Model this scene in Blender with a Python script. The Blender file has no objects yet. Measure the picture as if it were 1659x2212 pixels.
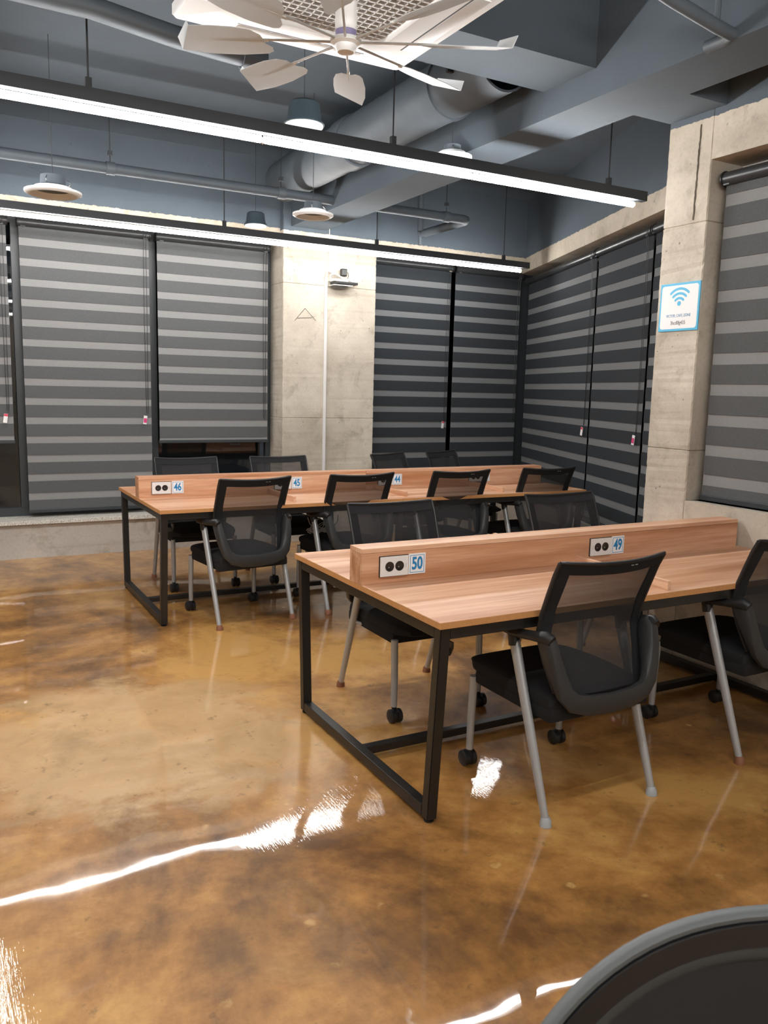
import bpy, bmesh, math, random
from mathutils import Vector, Matrix
from math import sin, cos, pi, radians as R
random.seed(7)
S = bpy.context.scene
COL = S.collection

# ------------------------------------------------------------------ camera
cam = bpy.data.cameras.new('camera')
camo = bpy.data.objects.new('camera', cam); COL.objects.link(camo)
cam.sensor_fit = 'AUTO'; cam.sensor_width = 36
cam.lens = 1772.8 / 2212 * 36
rgt = Vector((0.87768512, -0.4786388, 0.02395276))
upv = Vector((0.05006307, 0.14127935, 0.98870311))
fwd = Vector((0.4766157, 0.86657085, -0.14796091))
M3 = Matrix((rgt, upv, -fwd)).transposed()
camo.matrix_world = Matrix.Translation((0, 0, 1.4733)) @ M3.to_4x4()
cam.clip_start = 0.05
cam.dof.use_dof = True; cam.dof.focus_distance = 3.6; cam.dof.aperture_fstop = 12
S.camera = camo
# ------------------------------------------------------------------ world, exposure
w = bpy.data.worlds.new('world'); S.world = w; w.use_nodes = True
w.node_tree.nodes['Background'].inputs[0].default_value = (0.35, 0.45, 0.6, 1)
w.node_tree.nodes['Background'].inputs[1].default_value = 0.02
S.view_settings.view_transform = 'Standard'; S.view_settings.look = 'None'
S.view_settings.gamma = 1; S.view_settings.use_curve_mapping = False
S.view_settings.exposure = 1.25
TUBE = 52.0      # luminous tubes' radiance
# the room's lights are the tubes of the linear lights, built further down (see linear_light)

# ================================================================== materials
def new_mat(name):
    m = bpy.data.materials.new(name); m.use_nodes = True
    nt = m.node_tree; nt.nodes.clear()
    out = nt.nodes.new('ShaderNodeOutputMaterial')
    b = nt.nodes.new('ShaderNodeBsdfPrincipled')
    nt.links.new(b.outputs[0], out.inputs[0])
    return m, nt, b, out
def srgb(h):
    h = h.lstrip('#'); v = [int(h[i:i+2], 16) / 255 for i in (0, 2, 4)]
    return tuple((c / 12.92 if c <= .04045 else ((c + .055) / 1.055) ** 2.4) for c in v) + (1,)
def plain(name, col, rough=.5, metal=0., noise=0., nscale=40, bump=0., spec=.5):
    m, nt, b, out = new_mat(name)
    if isinstance(col, str): col = srgb(col)
    b.inputs['Base Color'].default_value = col; b.inputs['Roughness'].default_value = rough
    b.inputs['Metallic'].default_value = metal; b.inputs['Specular IOR Level'].default_value = spec
    if noise or bump:
        tc = nt.nodes.new('ShaderNodeTexCoord'); n = nt.nodes.new('ShaderNodeTexNoise')
        n.inputs['Scale'].default_value = nscale; n.inputs['Detail'].default_value = 4
        nt.links.new(tc.outputs['Object'], n.inputs['Vector'])
        if noise:
            r = nt.nodes.new('ShaderNodeMapRange'); r.inputs[1].default_value = .25; r.inputs[2].default_value = .75
            r.inputs[3].default_value = 1 - noise; r.inputs[4].default_value = 1 + noise
            nt.links.new(n.outputs[0], r.inputs[0])
            mx = nt.nodes.new('ShaderNodeVectorMath'); mx.operation = 'SCALE'
            mx.inputs[0].default_value = col[:3]; nt.links.new(r.outputs[0], mx.inputs['Scale'])
            nt.links.new(mx.outputs[0], b.inputs['Base Color'])
        if bump:
            bp = nt.nodes.new('ShaderNodeBump'); bp.inputs['Strength'].default_value = bump; bp.inputs['Distance'].default_value = .003
            nt.links.new(n.outputs[0], bp.inputs['Height']); nt.links.new(bp.outputs[0], b.inputs['Normal'])
    return m
class NT:
    """small helper to chain nodes"""
    def __init__(s, nt): s.nt = nt
    def n(s, t, **k):
        nd = s.nt.nodes.new('ShaderNode' + t)
        for a, v in k.items(): setattr(nd, a, v)
        return nd
    def l(s, a, b): s.nt.links.new(a, b)
    def noise(s, vec, scale, detail=5, rough=.6, dist=0.):
        nd = s.n('TexNoise'); nd.inputs['Scale'].default_value = scale; nd.inputs['Detail'].default_value = detail
        nd.inputs['Roughness'].default_value = rough; nd.inputs['Distortion'].default_value = dist
        s.l(vec, nd.inputs['Vector']); return nd.outputs[0]
    def ramp(s, f, pts, interp='LINEAR'):
        nd = s.n('ValToRGB'); cr = nd.color_ramp; cr.interpolation = interp
        while len(cr.elements) > len(pts): cr.elements.remove(cr.elements[-1])
        while len(cr.elements) < len(pts): cr.elements.new(.5)
        for e, (p, c) in zip(cr.elements, pts):
            e.position = p; e.color = c if len(c) == 4 else tuple(c) + (1,)
        s.l(f, nd.inputs[0]); return nd.outputs[0]
    def mix(s, f, a, b, mode='MIX'):
        nd = s.n('Mix', data_type='RGBA', blend_type=mode)
        for sock, v in ((nd.inputs[0], f), (nd.inputs[6], a), (nd.inputs[7], b)):
            if isinstance(v, (float, int)): sock.default_value = v
            elif isinstance(v, tuple): sock.default_value = v
            else: s.l(v, sock)
        return nd.outputs[2]
    def math(s, op, a, b=0., c=None, clamp=False):
        nd = s.n('Math', operation=op, use_clamp=clamp)
        for i, v in enumerate((a, b) if c is None else (a, b, c)):
            if isinstance(v, (float, int)): nd.inputs[i].default_value = v
            else: s.l(v, nd.inputs[i])
        return nd.outputs[0]
def g(v): return (v, v, v, 1)

def concrete(name, light='#d0c8ba', dark='#afa698', paint_z=None, paint='#5a646d', seed=0., pit=1.):
    m, nt, b, out = new_mat(name); N = NT(nt)
    geo = N.n('NewGeometry'); mp = N.n('Mapping'); mp.inputs['Location'].default_value = (seed, seed * 1.7, 0)
    N.l(geo.outputs['Position'], mp.inputs[0]); P = mp.outputs[0]
    big = N.noise(P, 1.3, 6, .62); mid = N.noise(P, 7, 6, .65, .4); fine = N.noise(P, 60, 3, .6)
    c = N.mix(N.ramp(big, [(.38, g(0)), (.64, g(1))]), srgb(light), srgb(dark))
    c = N.mix(N.math('MULTIPLY', N.ramp(mid, [(.52, g(0)), (.70, g(1))]), .6), c, srgb('#978d7d'))
    c = N.mix(N.math('MULTIPLY', N.ramp(fine, [(.3, g(1)), (.5, g(0))]), .18), c, srgb('#837a6b'))
    vo = N.n('TexVoronoi'); vo.inputs['Scale'].default_value = 16; N.l(P, vo.inputs['Vector'])
    gate = N.ramp(N.noise(P, 5, 2), [(.5, g(0)), (.6, g(1))])
    pits = N.math('MULTIPLY', N.ramp(vo.outputs['Distance'], [(.05, g(1)), (.11, g(0))]), gate)
    pits = N.math('MULTIPLY', pits, pit)
    c = N.mix(N.math('MULTIPLY', pits, .6), c, srgb('#5d564b'))
    h = N.math('ADD', N.math('MULTIPLY', mid, .5), N.math('MULTIPLY', fine, .15))
    h = N.math('SUBTRACT', h, N.math('MULTIPLY', pits, 1.))
    h = N.math('SUBTRACT', h, N.math('MULTIPLY', N.ramp(mid, [(.6, g(0)), (.66, g(1))]), .3))
    rough = .85
    if paint_z is not None:
        sx = N.n('SeparateXYZ'); N.l(geo.outputs['Position'], sx.inputs[0])
        z = N.math('ADD', sx.outputs[2], N.math('MULTIPLY', N.noise(P, 22, 4, .7), .03))
        f = N.math('MULTIPLY', N.math('SUBTRACT', z, paint_z + .015), 400., clamp=True)
        pc = N.mix(N.ramp(big, [(.35, g(0)), (.7, g(1))]), srgb(paint), tuple(x * .85 for x in srgb(paint)[:3]) + (1,))
        c = N.mix(f, c, pc)
    N.l(c, b.inputs['Base Color']); b.inputs['Roughness'].default_value = rough
    b.inputs['Specular IOR Level'].default_value = .25
    bp = N.n('Bump'); bp.inputs['Strength'].default_value = .55; bp.inputs['Distance'].default_value = .006
    N.l(h, bp.inputs['Height']); N.l(bp.outputs[0], b.inputs['Normal'])
    return m

def floor_mat():
    m, nt, b, out = new_mat('epoxy_over_concrete'); N = NT(nt)
    geo = N.n('NewGeometry'); P = geo.outputs['Position']
    warp = N.n('Mapping'); warp.inputs['Scale'].default_value = (1, .8, 1); N.l(P, warp.inputs[0])
    a = N.noise(warp.outputs[0], .95, 9, .62, .6)
    d = N.noise(P, 3.1, 8, .68, .3)
    e = N.noise(P, 11, 6, .7)
    fine = N.noise(P, 90, 3, .7)
    base = N.ramp(N.math('ADD', N.math('ADD', N.math('MULTIPLY', a, .62), N.math('MULTIPLY', d, .24)), N.math('MULTIPLY', e, .14)),
                  [(.40, srgb('#6a4828')), (.455, srgb('#8f6435')), (.50, srgb('#af7c42')), (.56, srgb('#cd9b58'))])
    # the large pale trowelled patch on the left (its own ragged outline)
    sx = N.n('SeparateXYZ'); N.l(P, sx.inputs[0])
    px = N.math('DIVIDE', N.math('SUBTRACT', sx.outputs[0], .70), .74)
    py = N.math('DIVIDE', N.math('SUBTRACT', sx.outputs[1], 3.38), .76)
    rr = N.math('ADD', N.math('MULTIPLY', px, px), N.math('MULTIPLY', py, py))
    rr = N.math('ADD', rr, N.math('MULTIPLY', N.math('SUBTRACT', d, .5), 2.4))
    rr = N.math('ADD', rr, N.math('MULTIPLY', N.math('SUBTRACT', e, .5), .9))
    patch = N.ramp(rr, [(.55, g(1)), (1.08, g(0))])
    pale = N.mix(N.ramp(d, [(.35, g(0)), (.6, g(1))]), srgb('#c29b68'), srgb('#d3ad7c'))
    c = N.mix(N.math('MULTIPLY', patch, .85), base, pale)
    # grey brown veils and speckles
    veil = N.ramp(N.noise(P, 1.7, 7, .66, 1.), [(.54, g(0)), (.70, g(1))])
    c = N.mix(N.math('MULTIPLY', veil, .42), c, srgb('#664d2e'))
    sp = N.math('MULTIPLY', N.ramp(e, [(.60, g(0)), (.68, g(1))]), .5)
    c = N.mix(sp, c, srgb('#4d3a22'))
    vo = N.n('TexVoronoi'); vo.inputs['Scale'].default_value = 7; vo.inputs['Randomness'].default_value = 1
    wv = N.n('Vector' + 'Math', operation='ADD'); N.l(P, wv.inputs[0])
    nz = N.n('TexNoise'); nz.inputs['Scale'].default_value = 14; N.l(P, nz.inputs['Vector'])
    sc = N.n('VectorMath', operation='SCALE'); N.l(nz.outputs[1], sc.inputs[0]); sc.inputs['Scale'].default_value = .05
    N.l(sc.outputs[0], wv.inputs[1]); N.l(wv.outputs[0], vo.inputs['Vector'])
    spots = N.math('MULTIPLY', N.ramp(vo.outputs['Distance'], [(.08, g(1)), (.14, g(0))]), N.ramp(d, [(.5, g(0)), (.58, g(1))]))
    c = N.mix(N.math('MULTIPLY', spots, .65), c, srgb('#d3ae70'))
    dots = N.math('MULTIPLY', N.ramp(fine, [(.24, g(1)), (.32, g(0))]), .6)
    c = N.mix(dots, c, srgb('#3f2d18'))
    N.l(c, b.inputs['Base Color'])
    b.inputs['Roughness'].default_value = .45; b.inputs['Specular IOR Level'].default_value = .3
    b.inputs['Coat Weight'].default_value = 1.; b.inputs['Coat IOR'].default_value = 1.55
    cr = N.ramp(N.noise(P, 1.1, 3), [(.45, g(.02)), (.65, g(.05))])
    N.l(cr, b.inputs['Coat Roughness'])
    # self-levelled coat: long shallow waves, faint scratches
    wn = N.noise(P, 1.6, 2, .4); wf = N.noise(P, 6, 2, .4)
    mpS = N.n('Mapping'); mpS.inputs['Rotation'].default_value = (0, 0, .9); mpS.inputs['Scale'].default_value = (160, 9, 1)
    N.l(P, mpS.inputs[0]); scr = N.noise(mpS.outputs[0], 1., 3, .6)
    scg = N.ramp(N.noise(P, .9, 2), [(.48, g(0)), (.62, g(1))])
    h = N.math('ADD', N.math('MULTIPLY', wn, 1.), N.math('MULTIPLY', wf, .05))
    bp = N.n('Bump'); bp.inputs['Strength'].default_value = 1.; bp.inputs['Distance'].default_value = .0055
    N.l(h, bp.inputs['Height'])
    bp2 = N.n('Bump'); bp2.inputs['Strength'].default_value = .8; bp2.inputs['Distance'].default_value = .0006
    N.l(N.math('MULTIPLY', scr, scg), bp2.inputs['Height']); N.l(bp.outputs[0], bp2.inputs['Normal'])
    N.l(bp2.outputs[0], b.inputs['Coat Normal'])
    return m

def wood(name, axis=0):
    m, nt, b, out = new_mat(name); N = NT(nt)
    tc = N.n('TexCoord'); oi = N.n('ObjectInfo')
    off = N.n('VectorMath', operation='ADD'); N.l(tc.outputs['Object'], off.inputs[0])
    cmb = N.n('CombineXYZ'); N.l(N.math('MULTIPLY', oi.outputs['Random'], 9.), cmb.inputs[0]); N.l(N.math('MULTIPLY', oi.outputs['Random'], 5.), cmb.inputs[1])
    N.l(cmb.outputs[0], off.inputs[1])
    mp = N.n('Mapping'); s = [9, 9, 9]; s[axis] = .55; mp.inputs['Scale'].default_value = s
    N.l(off.outputs[0], mp.inputs[0])
    a = N.noise(mp.outputs[0], 1., 5, .6, .3)
    mp2 = N.n('Mapping'); s = [120, 120, 120]; s[axis] = 5; mp2.inputs['Scale'].default_value = s
    N.l(off.outputs[0], mp2.inputs[0]); f = N.noise(mp2.outputs[0], 1., 3, .6)
    c = N.ramp(a, [(.32, srgb('#a9744f')), (.45, srgb('#c08c69')), (.53, srgb('#cd9d7c')), (.68, srgb('#e2ba9a'))])
    c = N.mix(N.math('MULTIPLY', N.ramp(f, [(.45, g(0)), (.7, g(1))]), .35), c, srgb('#a06f55'))
    N.l(c, b.inputs['Base Color']); b.inputs['Roughness'].default_value = .42
    b.inputs['Specular IOR Level'].default_value = .4
    return m

def mesh_fabric(name='chair_mesh', opac=.70):
    m, nt, b, out = new_mat(name); N = NT(nt)
    b.inputs['Base Color'].default_value = (.022, .022, .024, 1); b.inputs['Roughness'].default_value = .8
    tr = N.n('BsdfTransparent'); mx = N.n('MixShader')
    lw = N.n('LayerWeight'); lw.inputs[0].default_value = .35
    f = N.math('MULTIPLY_ADD', lw.outputs['Facing'], .45, opac, clamp=True)
    N.l(f, mx.inputs[0]); N.l(tr.outputs[0], mx.inputs[1]); N.l(b.outputs[0], mx.inputs[2]); N.l(mx.outputs[0], out.inputs[0])
    return m
def fabric(name, col, scale=900):
    m, nt, b, out = new_mat(name); N = NT(nt)
    tc = N.n('TexCoord'); mp = N.n('Mapping'); mp.inputs['Scale'].default_value = (scale, scale, scale * .3); N.l(tc.outputs['Object'], mp.inputs[0])
    f = N.noise(mp.outputs[0], 1., 2, .5)
    c = srgb(col) if isinstance(col, str) else col
    cc = N.mix(N.ramp(f, [(.3, g(0)), (.7, g(1))]), tuple(x * .8 for x in c[:3]) + (1,), tuple(min(1, x * 1.2) for x in c[:3]) + (1,))
    N.l(cc, b.inputs['Base Color']); b.inputs['Roughness'].default_value = .85; b.inputs['Specular IOR Level'].default_value = .2
    return m
def granite():
    m, nt, b, out = new_mat('granite'); N = NT(nt)
    geo = N.n('NewGeometry'); v = N.n('TexVoronoi'); v.inputs['Scale'].default_value = 260; N.l(geo.outputs['Position'], v.inputs['Vector'])
    sp = N.n('SeparateColor'); N.l(v.outputs['Color'], sp.inputs[0])
    c = N.ramp(sp.outputs[0], [(0., srgb('#7a746c')), (.3, srgb('#b5b0a6')), (.6, srgb('#d3cfc6')), (1., srgb('#e6e2da'))])
    N.l(c, b.inputs['Base Color']); b.inputs['Roughness'].default_value = .5
    return m
def emis(name, col, s):
    m = bpy.data.materials.new(name); m.use_nodes = True; nt = m.node_tree; nt.nodes.clear()
    o = nt.nodes.new('ShaderNodeOutputMaterial'); e = nt.nodes.new('ShaderNodeEmission')
    e.inputs[0].default_value = col; e.inputs[1].default_value = s; nt.links.new(e.outputs[0], o.inputs[0]); return m
def blade_mat():
    m, nt, b, out = new_mat('translucent_blade'); N = NT(nt)
    b.inputs['Base Color'].default_value = (.80, .84, .88, 1); b.inputs['Roughness'].default_value = .35
    tl = N.n('BsdfTranslucent'); tl.inputs[0].default_value = (.85, .88, .90, 1)
    mx = N.n('MixShader'); mx.inputs[0].default_value = .55
    N.l(b.outputs[0], mx.inputs[1]); N.l(tl.outputs[0], mx.inputs[2]); N.l(mx.outputs[0], out.inputs[0])
    return m
def glass_dark():
    m, nt, b, out = new_mat('night_window_glass')
    b.inputs['Base Color'].default_value = (.9, .95, 1, 1); b.inputs['Roughness'].default_value = .02
    b.inputs['Transmission Weight'].default_value = 1.; b.inputs['IOR'].default_value = 1.45
    return m

MAT = dict(
    floor=floor_mat(),
    pillar=concrete('cast_concrete', paint_z=2.885),
    wall=concrete('cast_concrete_wall', '#cdc4b5', '#aea493', paint_z=2.905, seed=4.),
    low=concrete('skimmed_wall', '#c4bfb8', '#b8b3ab', seed=9., pit=.15),
    paint=concrete('painted_concrete', seed=2., pit=.3, paint_z=-5.),
    granite=granite(), wood=wood('walnut_laminate', 0), wood_y=wood('walnut_laminate_cross', 1), wood_z=wood('walnut_laminate_upright', 0),
    edge=plain('edge_band', '#c08a55', .5, noise=.08, nscale=60),
    black=plain('black_powder_coat', (.013, .012, .011, 1), .38, noise=.1, nscale=200),
    plastic=plain('black_plastic', (.014, .014, .015, 1), .42),
    greyplastic=plain('charcoal_plastic', (.028, .029, .030, 1), .45),
    rimgrey=plain('grey_plastic_rim', (.10, .108, .108, 1), .5), rimgrey2=plain('grey_plastic_inner_rim', (.045, .05, .05, 1), .6),
    silver=plain('silver_grey_paint', (.42, .43, .44, 1), .35, metal=.35),
    cap=plain('brown_foot_cap', '#8a5a41', .6),
    clearcap=plain('grey_foot_cap', '#a9adb0', .35),
    cushion=fabric('black_seat_cloth', (.017, .017, .018, 1)), net=mesh_fabric(), dense=mesh_fabric('dense_chair_mesh', .95), border=fabric('black_back_border', (.018, .019, .021, 1)),
    opaque=fabric('blind_opaque_weave_hazed', (.098, .102, .106, 1), 700), sheer=fabric('blind_sheer_weave_hazed', (.245, .245, .248, 1), 1400),  # lens haze over the left blinds is lifted into these weave colours
    opaque_d=fabric('blind_opaque_weave_dark', (.030, .035, .041, 1), 700), sheer_d=fabric('blind_sheer_weave_dark', (.17, .178, .185, 1), 1400),  # weave colours without the haze lift
    tube=plain('blind_black_tube', (.03, .033, .036, 1), .35), frame=plain('window_black_frame', (.03, .036, .04, 1), .4),
    glass=glass_dark(), night=plain('night_outside', (.01, .013, .016, 1), .9),
    white=plain('white_plastic', (.72, .71, .70, 1), .35), cable=plain('white_cable', (.75, .74, .72, 1), .45),
    ac=plain('white_ac_plastic', (.76, .78, .79, 1), .4), blade=blade_mat(),
    rod=plain('satin_rod', (.62, .64, .66, 1), .3, metal=.3), chrome=plain('polished_rod', (.8, .8, .8, 1), .12, metal=1.), purple=plain('violet_plastic', (.25, .22, .38, 1), .4),
    cavity=plain('dark_filter', (.10, .12, .14, 1), .8),
    socket=plain('socket_black', (.012, .012, .012, 1), .25), blue=plain('sign_blue', '#2f8fc4', .45), num=plain('numeral_blue', '#1f7fb8', .45),
    skyblue=plain('sign_light_blue', '#56b4dc', .45), card=plain('card_white', (.82, .82, .82, 1), .4), grey=plain('print_grey', '#6b6b6b', .6), dblue=plain('print_blue', '#5f9cc4', .6),
    red=plain('tag_red', '#d1475e', .5), pink=plain('tag_pink', '#c83f79', .5), rail=plain('dark_grey_rail', (.032, .036, .041, 1), .6),
    duct=plain('painted_duct', '#555e66', .55, noise=.06, nscale=8), cans=plain('black_can', (.03, .045, .055, 1), .45), rimw=plain('lamp_rim', (.82, .85, .86, 1), .4),
    crack=plain('crack_dark', '#4e463a', .9), lampglow=emis('tube_light', (1., .975, .945, 1), TUBE), lampglow_far=emis('tube_light_far', (1., .975, .945, 1), TUBE * .62), lampglow_rear=emis('tube_light_rear', (1., .975, .945, 1), TUBE * .85),
)

# ================================================================== mesh helpers
def finish(name, bm, mat, parent=None, smooth=False, loc=(0, 0, 0)):
    bmesh.ops.recalc_face_normals(bm, faces=bm.faces)
    me = bpy.data.meshes.new(name); bm.to_mesh(me); bm.free()
    if smooth:
        for p in me.polygons: p.use_smooth = True
        try: me.set_sharp_from_angle(angle=R(40))
        except Exception: pass
    for mm in (mat if isinstance(mat, (list, tuple)) else [mat]): me.materials.append(MAT[mm] if isinstance(mm, str) else mm)
    o = bpy.data.objects.new(name, me); COL.objects.link(o); o.location = loc
    if parent: o.parent = parent
    return o
def thing(name, label, cat, loc=(0, 0, 0), rz=0., group=None):
    o = bpy.data.objects.new(name, None); COL.objects.link(o); o.empty_display_size = .1
    o.location = loc; o.rotation_euler = (0, 0, rz); o['label'] = label; o['category'] = cat
    if group: o['group'] = group
    return o
def tag(o, label, cat, group=None):
    o['label'] = label; o['category'] = cat
    if group: o['group'] = group
    return o
def struct(o, label=None, cat=None):
    o['kind'] = 'structure'
    if label: o['label'] = label; o['category'] = cat or 'wall'
    return o
def box(bm, x0, x1, y0, y1, z0, z1, bev=0., seg=2):
    r = bmesh.ops.create_cube(bm, size=1.)
    vs = r['verts']
    for v in vs:
        v.co.x = x0 + (v.co.x + .5) * (x1 - x0); v.co.y = y0 + (v.co.y + .5) * (y1 - y0); v.co.z = z0 + (v.co.z + .5) * (z1 - z0)
    if bev:
        es = list({e for v in vs for e in v.link_edges})
        bmesh.ops.bevel(bm, geom=es, offset=bev, segments=seg, profile=.6, affect='EDGES')
def frame_for(d, ref=None):
    d = d.normalized(); ref = ref or (Vector((0, 0, 1)) if abs(d.z) < .9 else Vector((0, 1, 0)))
    u = ref.cross(d).normalized(); return u, d.cross(u).normalized()
def sweep(bm, pts, rx, ry=None, n=10, closed=False, ref=None, caps=True, square=False):
    """sweep an ellipse (rx, ry) or rectangle along points; rx/ry may be lists"""
    pts = [Vector(p) for p in pts]; m = len(pts); rings = []
    for i, p in enumerate(pts):
        if closed: d = pts[(i + 1) % m] - pts[i - 1]
        else: d = pts[min(i + 1, m - 1)] - pts[max(i - 1, 0)]
        u, v = frame_for(d, ref)
        a = rx[i] if isinstance(rx, (list, tuple)) else rx
        b = a if ry is None else (ry[i] if isinstance(ry, (list, tuple)) else ry)
        ring = []
        if square:
            for sx, sy in ((1, 1), (-1, 1), (-1, -1), (1, -1)): ring.append(bm.verts.new(p + u * a * sx + v * b * sy))
        else:
            for k in range(n):
                t = 2 * pi * k / n; ring.append(bm.verts.new(p + u * a * cos(t) + v * b * sin(t)))
        rings.append(ring)
    q = len(rings[0])
    for i in range(m if closed else m - 1):
        A, B = rings[i], rings[(i + 1) % m]
        for k in range(q): bm.faces.new((A[k], A[(k + 1) % q], B[(k + 1) % q], B[k]))
    if caps and not closed:
        bm.faces.new(rings[0][::-1]); bm.faces.new(rings[-1])
def lathe(bm, prof, n=24, c=(0, 0, 0), axis='z'):
    rings = []
    def P(r, h, t):
        if axis == 'z': return Vector((c[0] + r * cos(t), c[1] + r * sin(t), c[2] + h))
        if axis == 'x': return Vector((c[0] + h, c[1] + r * cos(t), c[2] + r * sin(t)))
        return Vector((c[0] + r * cos(t), c[1] + h, c[2] + r * sin(t)))
    for r, h in prof:
        rings.append([bm.verts.new(P(r, h, 2 * pi * k / n)) for k in range(n)] if r > 1e-6 else [bm.verts.new(P(0, h, 0))])
    for A, B in zip(rings, rings[1:]):
        for k in range(n):
            k2 = (k + 1) % n
            if len(A) == 1 and len(B) == 1: continue
            if len(A) == 1: bm.faces.new((A[0], B[k], B[k2]))
            elif len(B) == 1: bm.faces.new((A[k], A[k2], B[0]))
            else: bm.faces.new((A[k], A[k2], B[k2], B[k]))
def NB(): return bmesh.new()
def bobj(name, mat, parent, *boxes, bev=0.):
    bm = NB()
    for bx in boxes: box(bm, *bx, bev=bev)
    return finish(name, bm, mat, parent)
def copy_tree(o, parent=None):
    c = o.copy(); COL.objects.link(c)
    if parent: c.parent = parent; c.matrix_parent_inverse = o.matrix_parent_inverse.copy()
    for ch in list(o.children): copy_tree(ch, c)
    return c
def text_mesh(name, s, size, mat, parent, M, bold=0., sx=1., space=1.):
    cu = bpy.data.curves.new(name, 'FONT'); cu.body = s; cu.size = size; cu.align_x = 'CENTER'; cu.align_y = 'CENTER'
    cu.extrude = .0004; cu.offset = bold; cu.space_character = space; cu.resolution_u = 4
    t = bpy.data.objects.new(name + '_tmp', cu); COL.objects.link(t)
    dg = bpy.context.evaluated_depsgraph_get()
    me = bpy.data.meshes.new_from_object(t.evaluated_get(dg)); me.name = name
    bpy.data.objects.remove(t); bpy.data.curves.remove(cu)
    me.transform(M @ Matrix.Diagonal((sx, 1, 1, 1)))
    me.materials.clear(); me.materials.append(MAT[mat])
    o = bpy.data.objects.new(name, me); COL.objects.link(o); o.parent = parent
    return o
FACE_NY = Matrix(((1, 0, 0, 0), (0, 0, -1, 0), (0, 1, 0, 0), (0, 0, 0, 1)))      # text readable when seen from -Y
FACE_NX = Matrix(((0, 0, -1, 0), (-1, 0, 0, 0), (0, 1, 0, 0), (0, 0, 0, 1)))     # text readable when seen from -X

def rough_block(name, mat, x0, x1, y0, y1, z0, z1, joints=(), jit=.0016, step=.022, parent=None):
    """cast concrete prism with chipped arrises and slight steps at the formwork joints"""
    zs = [z0]
    for j in list(joints) + [z1]:
        n = max(1, int((j - zs[-1]) / step)); a = zs[-1]
        zs += [a + (j - a) * (k + 1) / n for k in range(n)]
        if j != z1: zs[-1] = j - .004; zs += [j, j + .004]
    ch = .006; rnd = random.Random(11 + int(x0 * 10))
    prof = [(x0 + ch, y0), (x1 - ch, y0), (x1, y0 + ch), (x1, y1 - ch), (x1 - ch, y1), (x0 + ch, y1), (x0, y1 - ch), (x0, y0 + ch)]
    cx, cy = (x0 + x1) / 2, (y0 + y1) / 2
    bm = NB(); rings = []
    for z in zs:
        atj = any(abs(z - j) < .001 for j in joints); ring = []
        for (x, y) in prof:
            dx, dy = (1 if x < cx else -1), (1 if y < cy else -1)
            k = abs(rnd.gauss(0, 1)) * jit * (1 if z0 < z < z1 else 0)
            inset = .006 if atj else 0
            ring.append(bm.verts.new((x + dx * (k + inset), y + dy * (k * .6 + inset), z)))
        rings.append(ring)
    for A, B in zip(rings, rings[1:]):
        for k in range(8): bm.faces.new((A[k], A[(k + 1) % 8], B[(k + 1) % 8], B[k]))
    bm.faces.new(rings[0]); bm.faces.new(rings[-1])
    return finish(name, bm, mat, parent)

# ================================================================== room shell
ZC = 3.50; XL = -3.2; YB = -3.0; YW = 7.33; XR = 3.56
bayd = Vector((sin(R(21.1)), cos(R(21.1)), 0)); bayn = Vector((-bayd.y, bayd.x, 0)); bay0 = Vector((5.82, 7.45, 0))
def bay(s, off=0.): return bay0 - bayd * s + bayn * off
FX1 = 6.3
struct(bobj('floor', 'floor', None, (XL, FX1, YB, 7.9, -.1, 0)), 'glossy mottled brown epoxy floor over concrete', 'floor')
struct(bobj('ceiling', 'paint', None, (XL, FX1, YB, 7.9, ZC, ZC + .15)), 'slate painted concrete ceiling slab', 'ceiling')
# back wall: low parapet, granite sill, lintel
back = bobj('wall_back', 'low', None, (XL, 6.2, YW, YW + .45, 0, .292))
struct(back, 'low skimmed parapet wall under the back windows')
struct(bobj('trim_1', 'granite', None, (XL, 2.87, 7.275, 7.62, .293, .326), (3.85, 5.9, 7.275, 7.62, .293, .326), bev=.003), 'speckled granite window sill under the back blinds', 'sill')
struct(bobj('wall_lintel', 'wall', None, (XL, 6.1, YW, YW + .45, 2.80, ZC)), 'bare concrete lintel above the back blinds, painted slate on top')
struct(rough_block('pillar', 'pillar', 2.876, 3.84, 7.25, 7.70, 0, ZC, (1.185, 2.42)), 'wide bare concrete pillar between the back blinds', 'pillar')
# bay wall, angled
def prism(name, mat, s0, s1, o0, o1, z0, z1, parent=None):
    bm = NB(); q = [bay(s0, o0), bay(s1, o0), bay(s1, o1), bay(s0, o1)]
    lo = [bm.verts.new((p.x, p.y, z0)) for p in q]; hi = [bm.verts.new((p.x, p.y, z1)) for p in q]
    bm.faces.new(lo); bm.faces.new(hi)
    for k in range(4): bm.faces.new((lo[k], lo[(k + 1) % 4], hi[(k + 1) % 4], hi[k]))
    return finish(name, bm, mat, parent)
struct(prism('wall_bay', 'low', -.2, 4.6, .03, -.40, 0, .34), 'low wall under the slanting right blinds')
struct(prism('wall_bay_lintel', 'wall', -.2, 4.55, .07, -.40, 2.755, ZC), 'bare concrete beam band above the slanting blinds')
# right wall beside the near desk
struct(rough_block('pillar', 'pillar', XR, 4.30, 3.09, 3.385, 0, ZC, (1.185, 2.375)), 'bare concrete pillar carrying the wireless sign', 'pillar')
struct(bobj('wall_right', 'pillar', None, (XR, XR + .5, YB, 3.09, 0, .915)), 'low bare concrete wall beside the near desk')
struct(bobj('wall_right_lintel', 'pillar', None, (XR, XR + .5, YB, 3.09, 2.675, ZC)), 'concrete lintel over the near right blind')
struct(bobj('wall_left', 'wall', None, (XL - .15, XL, YB, 7.9, 0, ZC)), 'concrete wall out of view on the left')
struct(bobj('wall_front', 'wall', None, (XL, FX1, YB - .15, YB, 0, ZC)), 'concrete wall behind the viewer')
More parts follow.
